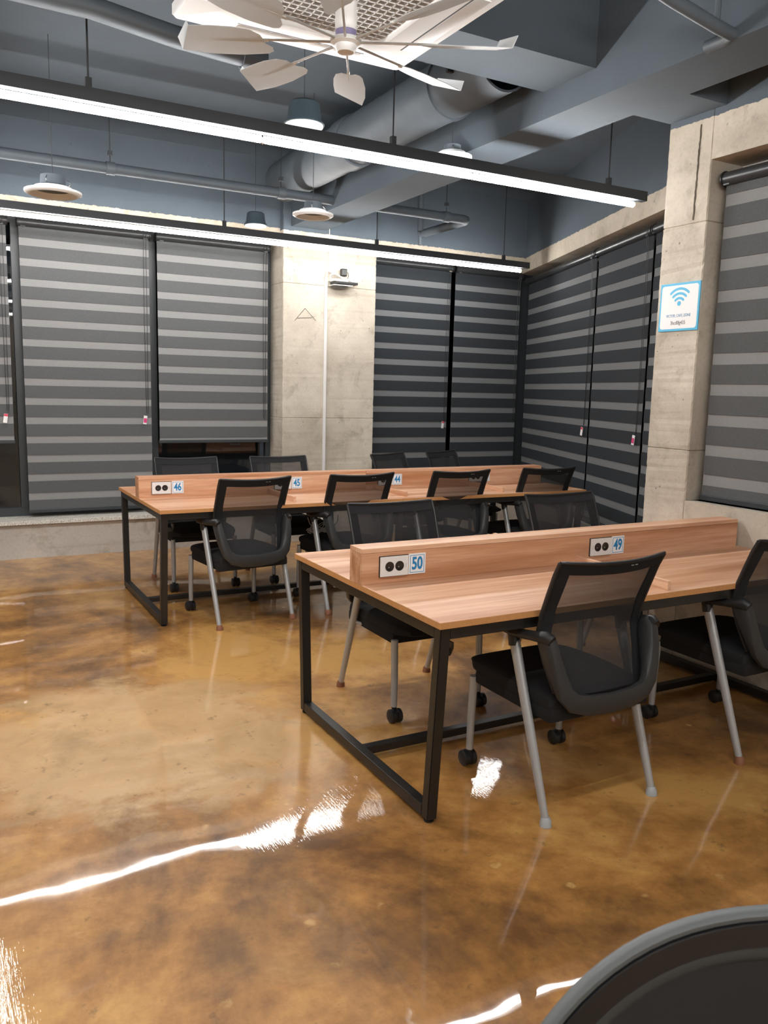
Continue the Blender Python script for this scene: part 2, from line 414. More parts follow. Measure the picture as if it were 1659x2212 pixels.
# crack and drip marks on the near pillar
bm = NB(); prev = None
for i in range(31):
    z = 2.865 - i * .0158; y = 3.172 + .006 * i / 30 + random.uniform(-.002, .002); wd = random.uniform(.003, .006)
    cur = [bm.verts.new((XR - .0012, y - wd, z)), bm.verts.new((XR - .0012, y + wd, z)), bm.verts.new((XR + .004, y + wd, z)), bm.verts.new((XR + .004, y - wd, z))]
    if prev:
        for k in range(4): bm.faces.new((prev[k], prev[(k + 1) % 4], cur[(k + 1) % 4], cur[k]))
    prev = cur
struct(finish('crack', bm, 'crack'), 'dark vertical joint crack high on the near pillar', 'crack')

# beams under the slab
struct(bobj('ceiling_beam', 'paint', None, (2.95, 3.29, YB, 7.33, 2.92, ZC)), 'long slate painted ceiling beam running to the back wall', 'beam')
struct(bobj('ceiling_beam', 'paint', None, (XL, 2.95, 3.31, 3.70, 3.06, ZC)), 'slate painted cross beam behind the air conditioner', 'beam')
struct(bobj('ceiling_beam', 'paint', None, (3.29, XR, 3.02, 3.385, 2.92, ZC)), 'short beam stub joining the long beam to the near pillar', 'beam')

# ================================================================== windows and blinds
def window_back(idx, x0, x1, mull):
    wroot = thing('window_%d' % idx, 'black framed night window behind the %s blinds' % mull[0], 'window', (0, 0, 0)); wroot['kind'] = 'structure'
    del wroot['category']
    y = 7.56
    bobj('window_frame', 'frame', wroot, (x0, x1, y, y + .06, .326, .40), (x0, x1, y, y + .06, 2.74, 2.80), (x0, x0 + .05, y, y + .06, .40, 2.74), (x1 - .05, x1, y, y + .06, .40, 2.74))
    xs = [x0] + list(mull[1]) + [x1]
    for xm in mull[1]: bobj('mullion', 'frame', wroot, (xm - .03, xm + .03, y - .01, y + .06, .40, 2.74))
    for a, b in zip(xs, xs[1:]): bobj('pane', 'glass', wroot, (a + .03, b - .03, y + .025, y + .035, .40, 2.74))
    bobj('outside', 'night', wroot, (x0, x1, y + .30, y + .32, .2, 2.9))
window_back(1, XL, 2.874, ('left rear', (-2.6, -1.5, -.43, .655, 1.76)))
window_back(2, 3.845, 5.85, ('right rear', (4.87,)))
struct(bobj('trim_2', 'frame', None, (5.765, 6.0, 7.47, 7.62, .326, 2.80)), 'black filler post added to close the gap where the blinds meet', 'trim')  # added post, keeps the bluish world background out of the dark corner
# bay window frame
wroot = thing('window_3', 'black framed night window behind the slanting blinds', 'window'); wroot['kind'] = 'structure'; del wroot['category']
for a, b, z0, z1 in ((0, 4.4, .34, .41), (0, 4.4, 2.70, 2.755), (0, .06, .41, 2.7), (2.03, 2.10, .41, 2.7), (3.12, 3.18, .41, 2.7), (4.34, 4.4, .41, 2.7)):
    prism('window_frame', 'frame', a, b, -.10, -.16, z0, z1, wroot)
prism('pane', 'glass', .0, 4.4, -.12, -.13, .41, 2.7, wroot)
prism('outside', 'night', -.2, 4.5, -.41, -.43, .2, 2.9, wroot)
wroot = thing('window_4', 'white trimmed night window behind the near right blind', 'window'); wroot['kind'] = 'structure'; del wroot['category']
bobj('window_frame', 'white', wroot, (3.80, 3.84, YB, 3.09, .915, .95), (3.80, 3.84, YB, 3.09, 2.66, 2.675), (3.80, 3.84, 3.05, 3.09, .95, 2.65), (3.80, 3.84, 1.6, 1.66, .95, 2.65))
bobj('pane', 'glass', wroot, (3.815, 3.825, YB, 3.05, .95, 2.65)); bobj('outside', 'night', wroot, (4.0, 4.02, YB, 3.08, .8, 2.7))
struct(bobj('wall_reveal', 'low', None, (XR + .06, 4.05, YB, 3.09, .90, .915)), 'window ledge behind the near right blind')

PITCH, LIGHT = .160, .060
def blind(label, W, ztop_light, zbot, z_tube, M, dark=False, cord_side=1, tagtype='red', tag_z=1.15, rt=.035, group='zebra roller blinds'):
    """local frame: x along the blind 0..W, y towards the room is -y"""
    t = thing('roller_blind', label, 'blind', group=group); t.matrix_world = M
    op, sh = ('opaque_d', 'sheer_d') if dark else ('opaque', 'sheer')
    bm = NB(); lathe(bm, [(0, 0), (rt, 0), (rt, W), (0, W)], 20, (0, 0, z_tube), 'x'); finish('roller_tube', bm, 'tube', t, True)
    for e in (-.006, W - .002):
        bm = NB(); lathe(bm, [(0, e), (rt + .006, e), (rt + .006, e + .008), (0, e + .008)], 20, (0, 0, z_tube), 'x'); finish('end_cap', bm, 'plastic', t, True)
    for xx in (.02, W - .06):
        bobj('bracket', 'chrome', t, (xx, xx + .035, -rt - .007, -rt - .002, z_tube - rt - .004, z_tube - rt + .003))
    bobj('sheer_fabric', sh, t, (.006, W - .006, .004, .0055, zbot + .02, z_tube))
    # opaque bands between the sheer ones
    z = z_tube; band = None; nxt = ztop_light
    first = NB(); box(first, .006, W - .006, -.0005, .003, ztop_light, z_tube); finish('opaque_band', first, op, t)
    while True:
        top = nxt - LIGHT; bot = nxt - PITCH
        if top <= zbot + .02: break
        b0 = max(bot, zbot + .02)
        if b0 == bot and band:
            c = band.copy(); COL.objects.link(c); c.parent = t; c.location = (0, 0, bot)
        else:
            bm = NB(); box(bm, .006, W - .006, -.0005, .003, 0, top - b0); o = finish('opaque_band', bm, op, t, loc=(0, 0, b0))
            if b0 == bot: band = o
        nxt -= PITCH
    bobj('bottom_rail', 'frame', t, (.0, W, -.008, .014, zbot, zbot + .028), bev=.003)
    xc = W - .045 if cord_side > 0 else .045
    bm = NB(); zc0, zc1 = z_tube, tag_z + .04
    for dx in (-.012, .012): sweep(bm, [(xc + dx, -rt - .005, zc0), (xc + dx, -.02, zc0 - .12), (xc + dx, -.016, (zc0 + zc1) / 2), (xc + dx * .6, -.016, zc1)], .0022, n=5)
    sweep(bm, [(xc - .008, -.016, zc1), (xc, -.018, zc1 - .03), (xc + .008, -.016, zc1)], .003, n=5)
    finish('cord', bm, 'plastic', t)
    if tagtype:
        bm = NB(); box(bm, -.016, .016, -.002, .002, -.075, 0, bev=.0015); tg = finish('tag', bm, 'card', t, loc=(xc - .018, -.024, tag_z)); tg.rotation_euler = (0, R(8), R(12))
        if tagtype == 'red': bobj('tag_head', 'red', tg, (-.0155, .0155, -.003, -.002, -.02, -.001))
        else: bobj('tag_head', 'pink', tg, (-.0145, .0145, -.003, -.002, -.062, -.022))
    return t
def MB(x, y): return Matrix.Translation((x, y, 0))
yb = 7.45
blind('raised striped blind at the left edge of the photo, bare glass below', 1.04, 2.618, .955, 2.735, MB(-.45, yb), tag_z=1.20)
blind('full length striped blind reaching the granite sill, second from the left', 1.045, 2.614, .365, 2.735, MB(.672, yb), tag_z=1.19, tagtype='pinkband')
blind('raised striped blind left of the wide pillar, bare glass below', 1.035, 2.593, .945, 2.735, MB(1.775, yb), tagtype=None)
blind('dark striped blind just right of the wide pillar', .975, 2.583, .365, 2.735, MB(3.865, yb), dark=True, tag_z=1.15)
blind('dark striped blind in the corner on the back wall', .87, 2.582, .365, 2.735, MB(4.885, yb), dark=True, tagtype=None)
def MBay(s):     # local x runs towards the viewer along the slanting wall
    q = bay(s); X = -bayd; Y = -bayn
    return Matrix(((X.x, Y.x, 0, q.x), (X.y, Y.y, 0, q.y), (0, 0, 1, 0), (0, 0, 0, 1)))
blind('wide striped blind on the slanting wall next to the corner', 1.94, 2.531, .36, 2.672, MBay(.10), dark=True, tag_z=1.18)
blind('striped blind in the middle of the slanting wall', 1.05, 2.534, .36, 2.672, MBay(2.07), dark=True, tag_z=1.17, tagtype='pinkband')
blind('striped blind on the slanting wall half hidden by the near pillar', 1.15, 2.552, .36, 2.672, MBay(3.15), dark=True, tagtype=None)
MR = Matrix(((0, 1, 0, XR + .075), (-1, 0, 0, 3.052), (0, 0, 1, 0), (0, 0, 0, 1)))
blind('near striped blind over the low wall right of the sign pillar', 2.4, 2.502, .922, 2.58, MR, tagtype=None)

# ================================================================== ceiling services
def linear_light(label, start, end, z=2.66, axis='x', cross=0., glow='lampglow'):
    L = end - start
    if axis == 'x': M = Matrix.Translation((start, cross, 0))
    else: M = Matrix.Translation((cross, start, 0)) @ Matrix.Rotation(pi / 2, 4, 'Z')
    t = thing('linear_light', label, 'light', group='hanging tube lights'); t.matrix_world = M
    bobj('rail', 'rail', t, (-.02, L + .085, -.024, .024, z + .028, z + .085))
    nt_ = max(1, round(L / 1.235)); Lt = 1.235
    x = L
    k = 0
    while x > 0.05:
        a = max(0, x - Lt)
        bm = NB(); lathe(bm, [(0, a + .004), (.010, a + .004), (.0165, a + .010), (.0165, x - .010), (.010, x - .004), (0, x - .004)], 10, (0, 0, z), 'x')
        finish('tube', bm, glow, t, True)
        xx = a
        if xx > 0:
            bm = NB(); sweep(bm, [(xx, -.021, z + .030), (xx, -.021, z + .008), (xx, 0, z - .0185), (xx, .021, z + .008), (xx, .021, z + .030)], .0035, .006, n=6); finish('clip', bm, 'chrome', t)
        x = a; k += 1
    return t, L, z
def hanger(t, x, z, ztop=ZC):
    bm = NB(); lathe(bm, [(0, z + .085), (.0045, z + .085), (.0045, ztop), (0, ztop)], 6, (x, 0, 0)); box(bm, x - .014, x + .014, -.014, .014, z + .085, z + .13, bev=.003)
    finish('hanging_rod', bm, 'rail', t)
t, L, z = linear_light('long glowing tube light hanging nearer, below the fan', .20, 3.945, cross=4.0)
for x in (.47, 2.0, 3.52): hanger(t, x, z)
t, L, z = linear_light('long glowing tube light hanging farther back before the blinds', .20, 5.17, cross=6.71, glow='lampglow_far')
for x in (1.95, 3.35, 4.75): hanger(t, x, z, 3.5)
t, L, z = linear_light('glowing tube light running front to back just off the left edge', 4.1, 6.55, axis='y', cross=.16, glow='lampglow_far')
for x in (.6, 2.): hanger(t, x, z)
t, L, z = linear_light('glowing tube light over the viewer', -1.6, 2.2, cross=1.2, glow='lampglow_rear')
for x in (.6, 3.0): hanger(t, x, z)
t, L, z = linear_light('glowing tube light behind the viewer', -1.6, 2.6, cross=-1.5)
for x in (.6, 3.0): hanger(t, x, z)
t, L, z = linear_light('glowing tube light at the far left of the room', -2.6, -.2, cross=4.0)
for x in (.6, 2.0): hanger(t, x, z)

# air conditioner cassette with grille
AX0, AX1, AY0, AY1, AZ = .84, 1.795, 2.28, 3.24, 2.80
t = thing('air_conditioner', 'white square ceiling cassette air conditioner with a grid grille', 'air conditioner', ((AX0 + AX1) / 2, (AY0 + AY1) / 2, AZ))
hx, hy = (AX1 - AX0) / 2, (AY1 - AY0) / 2; gr = .27
def sq_ring(bm, rs):     # rounded squares (half size, corner radius, z) lofted
    rings = []
    for (h, rad, z) in rs:
        ring = []
        for q in range(4):
            cx, cy = ((1, 1), (-1, 1), (-1, -1), (1, -1))[q]
            for k in range(7):
                a = q * pi / 2 + k * pi / 12
                ring.append(bm.verts.new((cx * (h - rad) + rad * cos(a), cy * (h - rad) + rad * sin(a), z)))
        rings.append(ring)
    for A, B in zip(rings, rings[1:]):
        for k in range(len(A)): bm.faces.new((A[k], A[(k + 1) % len(A)], B[(k + 1) % len(A)], B[k]))
    return rings
bm = NB(); sq_ring(bm, [(.477, .012, .045), (.477, .012, .012), (.47, .02, .0), (.33, .07, -.012), (.285, .07, -.010), (gr + .003, .055, .002), (gr, .055, .02)]); finish('panel', bm, 'ac', t, True)
bobj('casing', 'rail', t, (-.42, .42, -.42, .42, .046, .30))
bobj('filter', 'cavity', t, (-gr, gr, -gr, gr, .030, .034))
bm = NB(); n = 17
for i in range(1, n):
    p = -gr + 2 * gr * i / n
    box(bm, p - .0022, p + .0022, -gr, gr, .002, .026); box(bm, -gr, gr, p - .0022, p + .0022, .002, .026)
o = finish('grille', bm, 'ac', t); o['kind'] = 'stuff'
for k in range(4):       # louvre flaps round the four sides
    bm = NB(); box(bm, -.255, .255, -.028, .028, -.003, .003, bev=.0025)
    f = finish('louvre', bm, 'ac', t, True, loc=(.405 * cos(k * pi / 2), .405 * sin(k * pi / 2), -.0055)); f.rotation_euler = (0, 0, k * pi / 2 + pi / 2)
    bm = NB(); box(bm, -.26, .26, -.0035, .0035, -.0006, .0006); f2 = finish('slot', bm, 'cavity', t, loc=(.368 * cos(k * pi / 2), .368 * sin(k * pi / 2), -.0085)); f2.rotation_euler = (0, 0, k * pi / 2 + pi / 2)
bobj('status_bar', 'card', t, (-.34, -.22, -.42, -.405, -.010, -.003), bev=.002)

# eight bladed propeller fan under the cassette
FC = Vector((1.300, 2.715, 2.635))
t = thing('propeller_fan', 'white eight bladed fan with thin rods hanging under the air conditioner', 'fan', FC)
bm = NB(); lathe(bm, [(0, -.03), (.028, -.028), (.036, -.018), (.038, -.006), (.052, .0), (.054, .012), (.038, .018), (0, .018)], 28); finish('hub', bm, 'ac', t, True)
bm = NB(); lathe(bm, [(0, .018), (.036, .018), (.036, .040), (0, .040)], 28); finish('collar', bm, 'purple', t, True)
bm = NB(); lathe(bm, [(0, .040), (.037, .040), (.037, .125), (.030, .150), (0, .150)], 28); finish('motor', bm, 'white', t, True)
blade0 = None
for k in range(8):
    a = R(17 + 45 * k)
    if blade0 is None:
        bm = NB(); sweep(bm, [(.045, 0, .006), (.29, 0, .006)], .0045, n=8); rod = finish('blade_rod', bm, 'rod', t, True)
        bm = NB(); outline = [(.290, -.012), (.268, -.030), (.266, -.048), (.285, -.060), (.38, -.070), (.49, -.068), (.60, -.052), (.555, .070), (.47, .072), (.40, .068), (.34, .055), (.305, .030)]
        th = .0012; tilt = -.30
        def PZ(x, y, s): return (x, y * cos(tilt), -y * sin(tilt) + s)
        lo = [bm.verts.new(PZ(x, y, -th)) for x, y in outline]; hi = [bm.verts.new(PZ(x, y, th)) for x, y in outline]
        bm.faces.new(lo); bm.faces.new(hi)
        for i in range(len(outline)): j = (i + 1) % len(outline); bm.faces.new((lo[i], lo[j], hi[j], hi[i]))
        pad = finish('paddle', bm, 'blade', rod)
        bm = NB(); A = Vector(PZ(.60, -.052, 0)); B = Vector(PZ(.555, .070, 0)); up = Vector((.018, 0, .042))
        vs = [A, B, B + up * .6 + Vector((0, -.02, 0)), A + up]
        nn = Vector((.0012, 0, 0)); l1 = [bm.verts.new(v - nn) for v in vs]; l2 = [bm.verts.new(v + nn) for v in vs]
        bm.faces.new(l1); bm.faces.new(l2)
        for i in range(4): j = (i + 1) % 4; bm.faces.new((l1[i], l1[j], l2[j], l2[i]))
        wl = finish('winglet', bm, 'blade', rod)
        bm = NB(); sweep(bm, [(.28, 0, .005), (.34, 0, .003), (.50, 0, .0025)], [.006, .005, .001], n=6); rib = finish('rib', bm, 'ac', rod, True)
        blade0 = rod; rod.rotation_euler = (0, 0, a)
    else:
        c = copy_tree(blade0, t); c.rotation_euler = (0, 0, a)
for ch in t.children:
    if ch.name.startswith('blade_rod'): ch.scale = (.94, .94, .94)

# hanging can lamps
def downlight(label, loc, r, kind='can', group='hanging can lamps', ztop=ZC):
    t = thing('can_lamp', label, 'lamp', loc, 0, group)
    bm = NB()
    if kind == 'can':
        lathe(bm, [(0, r * 1.05), (r * .66, r * 1.05), (r * .74, r * .98), (r * .84, r * .25), (r * .98, r * .08), (r, .0), (r * .93, .0), (r * .72, r * .5), (0, r * .5)], 32); finish('housing', bm, 'cans', t, True)
        bm = NB(); lathe(bm, [(r * .93, -.001), (r * .93, -.010), (r * .70, -.012), (r * .66, .004), (r * .70, r * .3), (0, r * .32)], 32); finish('trim_ring', bm, 'rimw', t, True)
        zt = r * 1.05
    else:
        lathe(bm, [(0, r * .62), (r * .42, r * .62), (r * .45, r * .30), (r * .62, r * .24), (r * .64, .02), (0, .02)], 32); finish('housing', bm, 'duct', t, True)
        bm = NB(); lathe(bm, [(r, .012), (r, 0), (r * .86, -.012), (r * .80, -.010), (r * .66, .035), (r * .40, .045), (0, .047)], 40)
        lathe(bm, [(r, .012), (r * .64, .022)], 40); finish('trim_ring', bm, 'rimw', t, True)
        bm = NB()
        for a in (0, 2.1, 4.2): sweep(bm, [(r * .5 * cos(a), r * .5 * sin(a), r * .25), (r * .62 * cos(a), r * .62 * sin(a), r * .40), (r * .5 * cos(a), r * .5 * sin(a), r * .52)], .004, n=5)
        finish('spring_clip', bm, 'chrome', t)
        zt = r * .62
    bm = NB(); lathe(bm, [(0, zt), (.0022, zt), (.0022, ztop - loc[2]), (0, ztop - loc[2])], 6); finish('hanging_wire', bm, 'rail', t)
downlight('black hanging can lamp below the fan, nearest of the cans', (1.913, 4.519, 2.93), .115)
downlight('can lamp with a white disc hanging beside the round duct', (2.83, 4.40, 2.86), .12, 'flange', ztop=3.03)
downlight('wide rimmed round lamp high at the left over the far blinds', (.709, 5.553, 2.60), .165, 'flange')
downlight('white rimmed lamp hanging near the top of the wide pillar', (2.442, 5.593, 2.68), .145, 'flange', ztop=ZC)
downlight('small black can lamp behind the far tube light', (2.521, 7.0, 2.84), .10)

# round duct
t = thing('air_duct', 'round spiral air duct painted slate beside the long beam', 'duct', (2.72, 4.2, 3.2))
bm = NB(); n = 36
prof = []
for i in range(90):
    y = i * (3.1 / 89); prof.append((.165 + (.0022 if i % 6 == 0 else 0), y))
lathe(bm, [(.155, 0)] + prof + [(0, 3.1)], n, (0, -.45, 0), 'y'); finish('duct_pipe', bm, 'duct', t, True)
bm = NB(); lathe(bm, [(.165, 0), (.178, .0), (.178, .16), (.165, .16)], n, (0, 1.25, 0), 'y'); finish('duct_collar', bm, 'duct', t, True)
bm = NB(); lathe(bm, [(.165, 0), (.176, .0), (.176, .04), (.165, .04)], n, (0, .05, 0), 'y'); finish('duct_collar', bm, 'duct', t, True)
bm = NB(); lathe(bm, [(0, 0), (.005, 0), (.005, .30), (0, .30)], 6, (-.19, -.2, 0)); box(bm, -.2, -.16, -.21, -.19, -.03, .0); finish('duct_hanger', bm, 'rail', t)

# sprinkler pipe with elbow and branch
t = thing('sprinkler_pipe', 'slate painted pipe crossing the ceiling with an elbow at the right', 'pipe', (0, 6.36, 2.984))
bm = NB(); sweep(bm, [(XL, 0, 0), (4.22, 0, 0), (4.27, .02, 0), (4.29, .07, 0), (4.29, .75, -.0)], .038, n=14); finish('pipe_run', bm, 'duct', t, True)
bm = NB(); sweep(bm, [(4.29, .72, 0), (4.29, .80, 0), (4.29, .84, .03), (4.29, .84, .51)], .030, n=12); sweep(bm, [(4.29, .84, .03), (4.29, .84, -.10)], .018, n=10); finish('pipe_riser', bm, 'duct', t, True)
for x in (1.2, 2.50, 4.05):
    bm = NB(); lathe(bm, [(.038, -.03), (.046, -.03), (.046, .03), (.038, .03)], 16, (x, 0, 0), 'x'); finish('coupling', bm, 'duct', t, True)
    bm = NB(); lathe(bm, [(0, 0), (.004, 0), (.004, .47), (0, .47)], 6, (x, 0, .038)); box(bm, x - .015, x + .015, -.015, .015, .09, .12); finish('pipe_hanger', bm, 'rail', t)
t = thing('drain_pipe', 'short slate pipe beside the air conditioner corner', 'pipe', (.2, 3.80, 2.94))
bm = NB(); sweep(bm, [(-.6, 0, .07), (.45, 0, .06), (.8, 0, .02), (1.16, 0, .0)], .045, n=14); lathe(bm, [(.045, 0), (.056, 0), (.056, .11), (0, .11)], 16, (1.1, 0, 0), 'x'); finish('pipe_run', bm, 'duct', t, True)
bm = NB(); lathe(bm, [(0, 0), (.004, 0), (.004, .48), (0, .48)], 6, (.3, 0, .09)); finish('pipe_hanger', bm, 'rail', t)
t = thing('branch_pipe', 'slate pipe with an elbow fixed under the beam at the top right', 'pipe', (2.6, 2.50, 2.96))
bm = NB(); sweep(bm, [(-.1, 0, .05), (.0, 0, .03), (.25, 0, -.01), (.34, .0, -.02), (.36, .05, -.02), (.36, .14, -.02)], .026, n=12); finish('pipe_run', bm, 'duct', t, True)
bm = NB(); sweep(bm, [(.25, 0, 0), (.25, 0, .56)], .012, n=8); finish('pipe_hanger', bm, 'duct', t, True)

# ================================================================== desks
H = .73; DEP = 1.225
def desk(label, x0, y0, L, div_len, seats, back_seats, bars, two_part, frames):
    t = thing('workbench', label, 'desk', (x0, y0, 0), 0, 'walnut workbenches')
    tk = .024; yc = DEP / 2; dt = .102; dh = .139
    cuts = [0, L / 2, L] if two_part else [0, L]
    for a, b in zip(cuts, cuts[1:]):
        for (u, v) in ((0, yc - .0005), (yc + .0005, DEP)):
            bm = NB(); box(bm, a + .0006, b - .0006, u, v, H - tk, H, bev=.0015, seg=1)
            o = finish('tabletop', bm, ['wood', 'edge'], t)
            for p in o.data.polygons:
                if abs(p.normal.z) < .5: p.material_index = 1
    # spine box between the two sides
    for a, b in zip(cuts, cuts[1:]):
        b2 = min(b, div_len)
        bobj('divider_front', 'wood', t, (a + .0006, b2 - .0006, yc - dt / 2, yc - dt / 2 + .016, H, H + dh - .019), bev=.0008)
        bobj('divider_rear', 'wood', t, (a + .0006, b2 - .0006, yc + dt / 2 - .016, yc + dt / 2, H, H + dh - .019), bev=.0008)
        bobj('divider_cap', 'wood', t, (a + .0006, b2 - .0006, yc - dt / 2, yc + dt / 2, H + dh - .018, H + dh), bev=.001)
    for xx in (0.0006, div_len - .017): bobj('divider_end', 'wood_z', t, (xx - .0004, xx + .016, yc - dt / 2 + .0165, yc + dt / 2 - .0165, H, H + dh - .019))
    # low seat separators
    for xb in bars:
        bobj('seat_separator', 'wood_y', t, (xb, xb + .018, .03 if not two_part else .087, yc - dt / 2 - .0005, H, H + .034), bev=.001)
        bobj('seat_separator', 'wood_y', t, (xb, xb + .018, yc + dt / 2 + .0005, DEP - .05, H, H + .034), bev=.001)
    # steel frame: tapered end loops, top rails, floor stretcher
    q = .020; zt = H - tk
    for xf in frames:
        f = []
        for sgn, ytop, ybot in ((1, .012, .058), (-1, DEP - .012, DEP - .058)):
            bm = NB(); yt, yb_ = ytop + sgn * q, ybot + sgn * q
            sweep(bm, [(xf + q, yb_, .014), (xf + q, yt, zt - .001)], q, q, square=True, ref=Vector((0, 1, 0)))
            bmesh.ops.bevel(bm, geom=[e for e in bm.edges if abs((e.verts[0].co - e.verts[1].co).z) > .3], offset=.003, segments=2, affect='EDGES')
            finish('leg', bm, 'black', t)
            bm = NB(); lathe(bm, [(0, 0), (.018, 0), (.018, .006), (.006, .008), (.006, .016), (0, .016)], 14, (xf + q, yb_, 0)); finish('levelling_foot', bm, 'black', t)
        bobj('floor_rail', 'black', t, (xf, xf + 2 * q, .058 + 2 * q, DEP - .058 - 2 * q, .014, .054), bev=.003)
        bobj('cross_rail', 'black', t, (xf, xf + 2 * q, .012 + 2 * q, DEP - .012 - 2 * q, zt - .041, zt - .001), bev=.003)
    for yy in (.014, DEP - .054):
        for a, b in zip(frames, frames[1:]): bobj('top_rail', 'black', t, (a + 2 * q, b, yy, yy + 2 * q, zt - .041, zt - .001), bev=.003)
    for a, b in zip(frames, frames[1:]): bobj('stretcher', 'black', t, (a + 2 * q, b, yc - q, yc + q, .018, .050), bev=.003)
    # cable tray
    bm = NB()
    for a, b in zip(frames, frames[1:]):
        box(bm, a + .25, b - .25, yc - .10, yc + .10, zt - .125, zt - .121); box(bm, a + .25, b - .25, yc - .10, yc - .096, zt - .12, zt - .045); box(bm, a + .25, b - .25, yc + .096, yc + .10, zt - .12, zt - .045)
        for k in (a + .26, b - .275): box(bm, k, k + .015, yc - .10, yc + .10, zt - .045, zt - .001)
    finish('cable_tray', bm, 'black', t)
    # hook inside the first leg
    bm = NB(); sweep(bm, [(frames[0] + .04, .075, .60), (frames[0] + .075, .075, .598), (frames[0] + .082, .075, .615), (frames[0] + .082, .075, .635)], .005, .012, square=True); finish('bag_hook', bm, 'black', t)
    # outlets and number cards
    def plate(xa, xb, z0, z1, facing, txt, xn0, xn1, mark=1):
        yf = yc - dt / 2 if facing < 0 else yc + dt / 2
        bm = NB(); ya, yb_ = sorted((yf, yf + facing * .004)); box(bm, xa - .002, xb + .002, ya, yb_, z0 - .002, z1 + .002); pl = finish('power_outlet', bm, 'socket', t)
        ya, yb_ = sorted((yf + facing * .0042, yf + facing * .0105)); bm = NB(); box(bm, xa, xb, ya, yb_, z0, z1, bev=.0015); finish('outlet_plate', bm, 'white', pl)
        zc = (z0 + z1) / 2; mid = (xa + xb) / 2
        for dx in (-.022, .022):
            cx = mid + dx; r = .0195
            bm = NB(); s = facing
            lathe(bm, [(r, s * .0100), (r, s * .0115), (r - .002, s * .0119), (r - .004, s * .0112), (0, s * .0110)], 24, (cx, yf, zc), 'y'); finish('socket', bm, 'socket', pl, True)
            bm = NB(); lathe(bm, [(0, s * .0110), (.0022, s * .0110), (.0022, s * .0122), (0, s * .0122)], 10, (cx - .004, yf, zc - .003), 'y'); finish('socket_pin', bm, 'silver', pl)
        mx = xb - .012 if mark > 0 else xa + .010
        ya, yb_ = sorted((yf + facing * .0105, yf + facing * .0109)); bobj('print_mark', 'grey', pl, (mx, mx + .0012, ya, yb_, zc - .009, zc + .009))
        if txt:
            ya, yb_ = sorted((yf, yf + facing * .004)); bm = NB(); box(bm, xn0, xn1, ya, yb_, z0 - .001, z1 + .003, bev=.001); cd = finish('number_card', bm, 'card', t)
            i = .006; wd = .0022; ya, yb_ = sorted((yf + facing * .0041, yf + facing * .0046)); A0, A1, B0, B1 = xn0 + i, xn1 - i, z0 - .001 + i, z1 + .003 - i
            bobj('card_border', 'blue', cd, (A0, A1, ya, yb_, B0, B0 + wd), (A0, A1, ya, yb_, B1 - wd, B1), (A0, A0 + wd, ya, yb_, B0 + wd, B1 - wd), (A1 - wd, A1, ya, yb_, B0 + wd, B1 - wd))
            text_mesh('numeral', txt, .069, 'num', cd, Matrix.Translation(((xn0 + xn1) / 2, yf - .0046, (z0 + z1) / 2 + .0005)) @ FACE_NY, bold=.0021, sx=.72)
    for s in seats: plate(s[0], s[1], H + .026, H + .104, -1, s[2], s[3], s[4], s[5])
    for s in back_seats: plate(s, s + .124, H + .026, H + .104, 1, None, 0, 0)
    return t
X0, Y0 = 1.405, 2.160
near = desk('near walnut topped double workbench with seats 50 and 49', X0, Y0, XR - .004 - X0, XR - .008 - X0 - .02,
     [(1.482 - X0, 1.606 - X0, '50', 1.611 - X0, 1.688 - X0, 1), (2.551 - X0, 2.675 - X0, '49', 2.680 - X0, 2.756 - X0, -1)],
     [.25, 1.32], [2.468 - X0], False, [.012, XR - .06 - X0])
X1, Y1 = 1.152, 4.854
far = desk('far walnut topped double workbench with seats 46, 45, 44 and 43', X1, Y1, 3.33, 3.33,
     [(1.236 - X1, 1.360 - X1, '46', 1.367 - X1, 1.445 - X1, 1), (2.090 - X1, 2.214 - X1, '45', 2.221 - X1, 2.299 - X1, 1),
      (2.920 - X1, 3.041 - X1, '44', 3.046 - X1, 3.126 - X1, 1), (3.746 - X1, 3.867 - X1, '43', 3.872 - X1, 3.950 - X1, 1)],
     [.3, 1.15, 2.0, 2.8], [.898 - .009, 1.742 - .009, 2.586 - .009], True, [.012, 1.645, 3.278])

# ================================================================== chairs
def back_profile(z):     # y of the mesh surface at height z (chair local)
    pts = [(.40, .035), (.46, .055), (.55, .085), (.65, .115), (.74, .095), (.83, .055), (.91, .012)]
    for (a, ya), (b, yb_) in zip(pts, pts[1:]):
        if z <= b:
            u = (z - a) / (b - a); u = max(0, u); return ya + (yb_ - ya) * u
    return pts[-1][1]
def back_half(z):        # half width at height z
    pts = [(.40, .190), (.46, .203), (.56, .226), (.66, .236), (.91, .240)]
    for (a, ya), (b, yb_) in zip(pts, pts[1:]):
        if z <= b: u = max(0, (z - a) / (b - a)); return ya + (yb_ - ya) * u
    return pts[-1][1]
def BP(u, z, off=0., lift=True):       # u in -1..1 across; edges wrap forward (+y) towards the sitter
    h = back_half(z); y = back_profile(z) - .030 * (1 - u * u) + off
    return Vector((u * h, y, z + (.012 * (u * u) if lift and z > .85 else 0)))
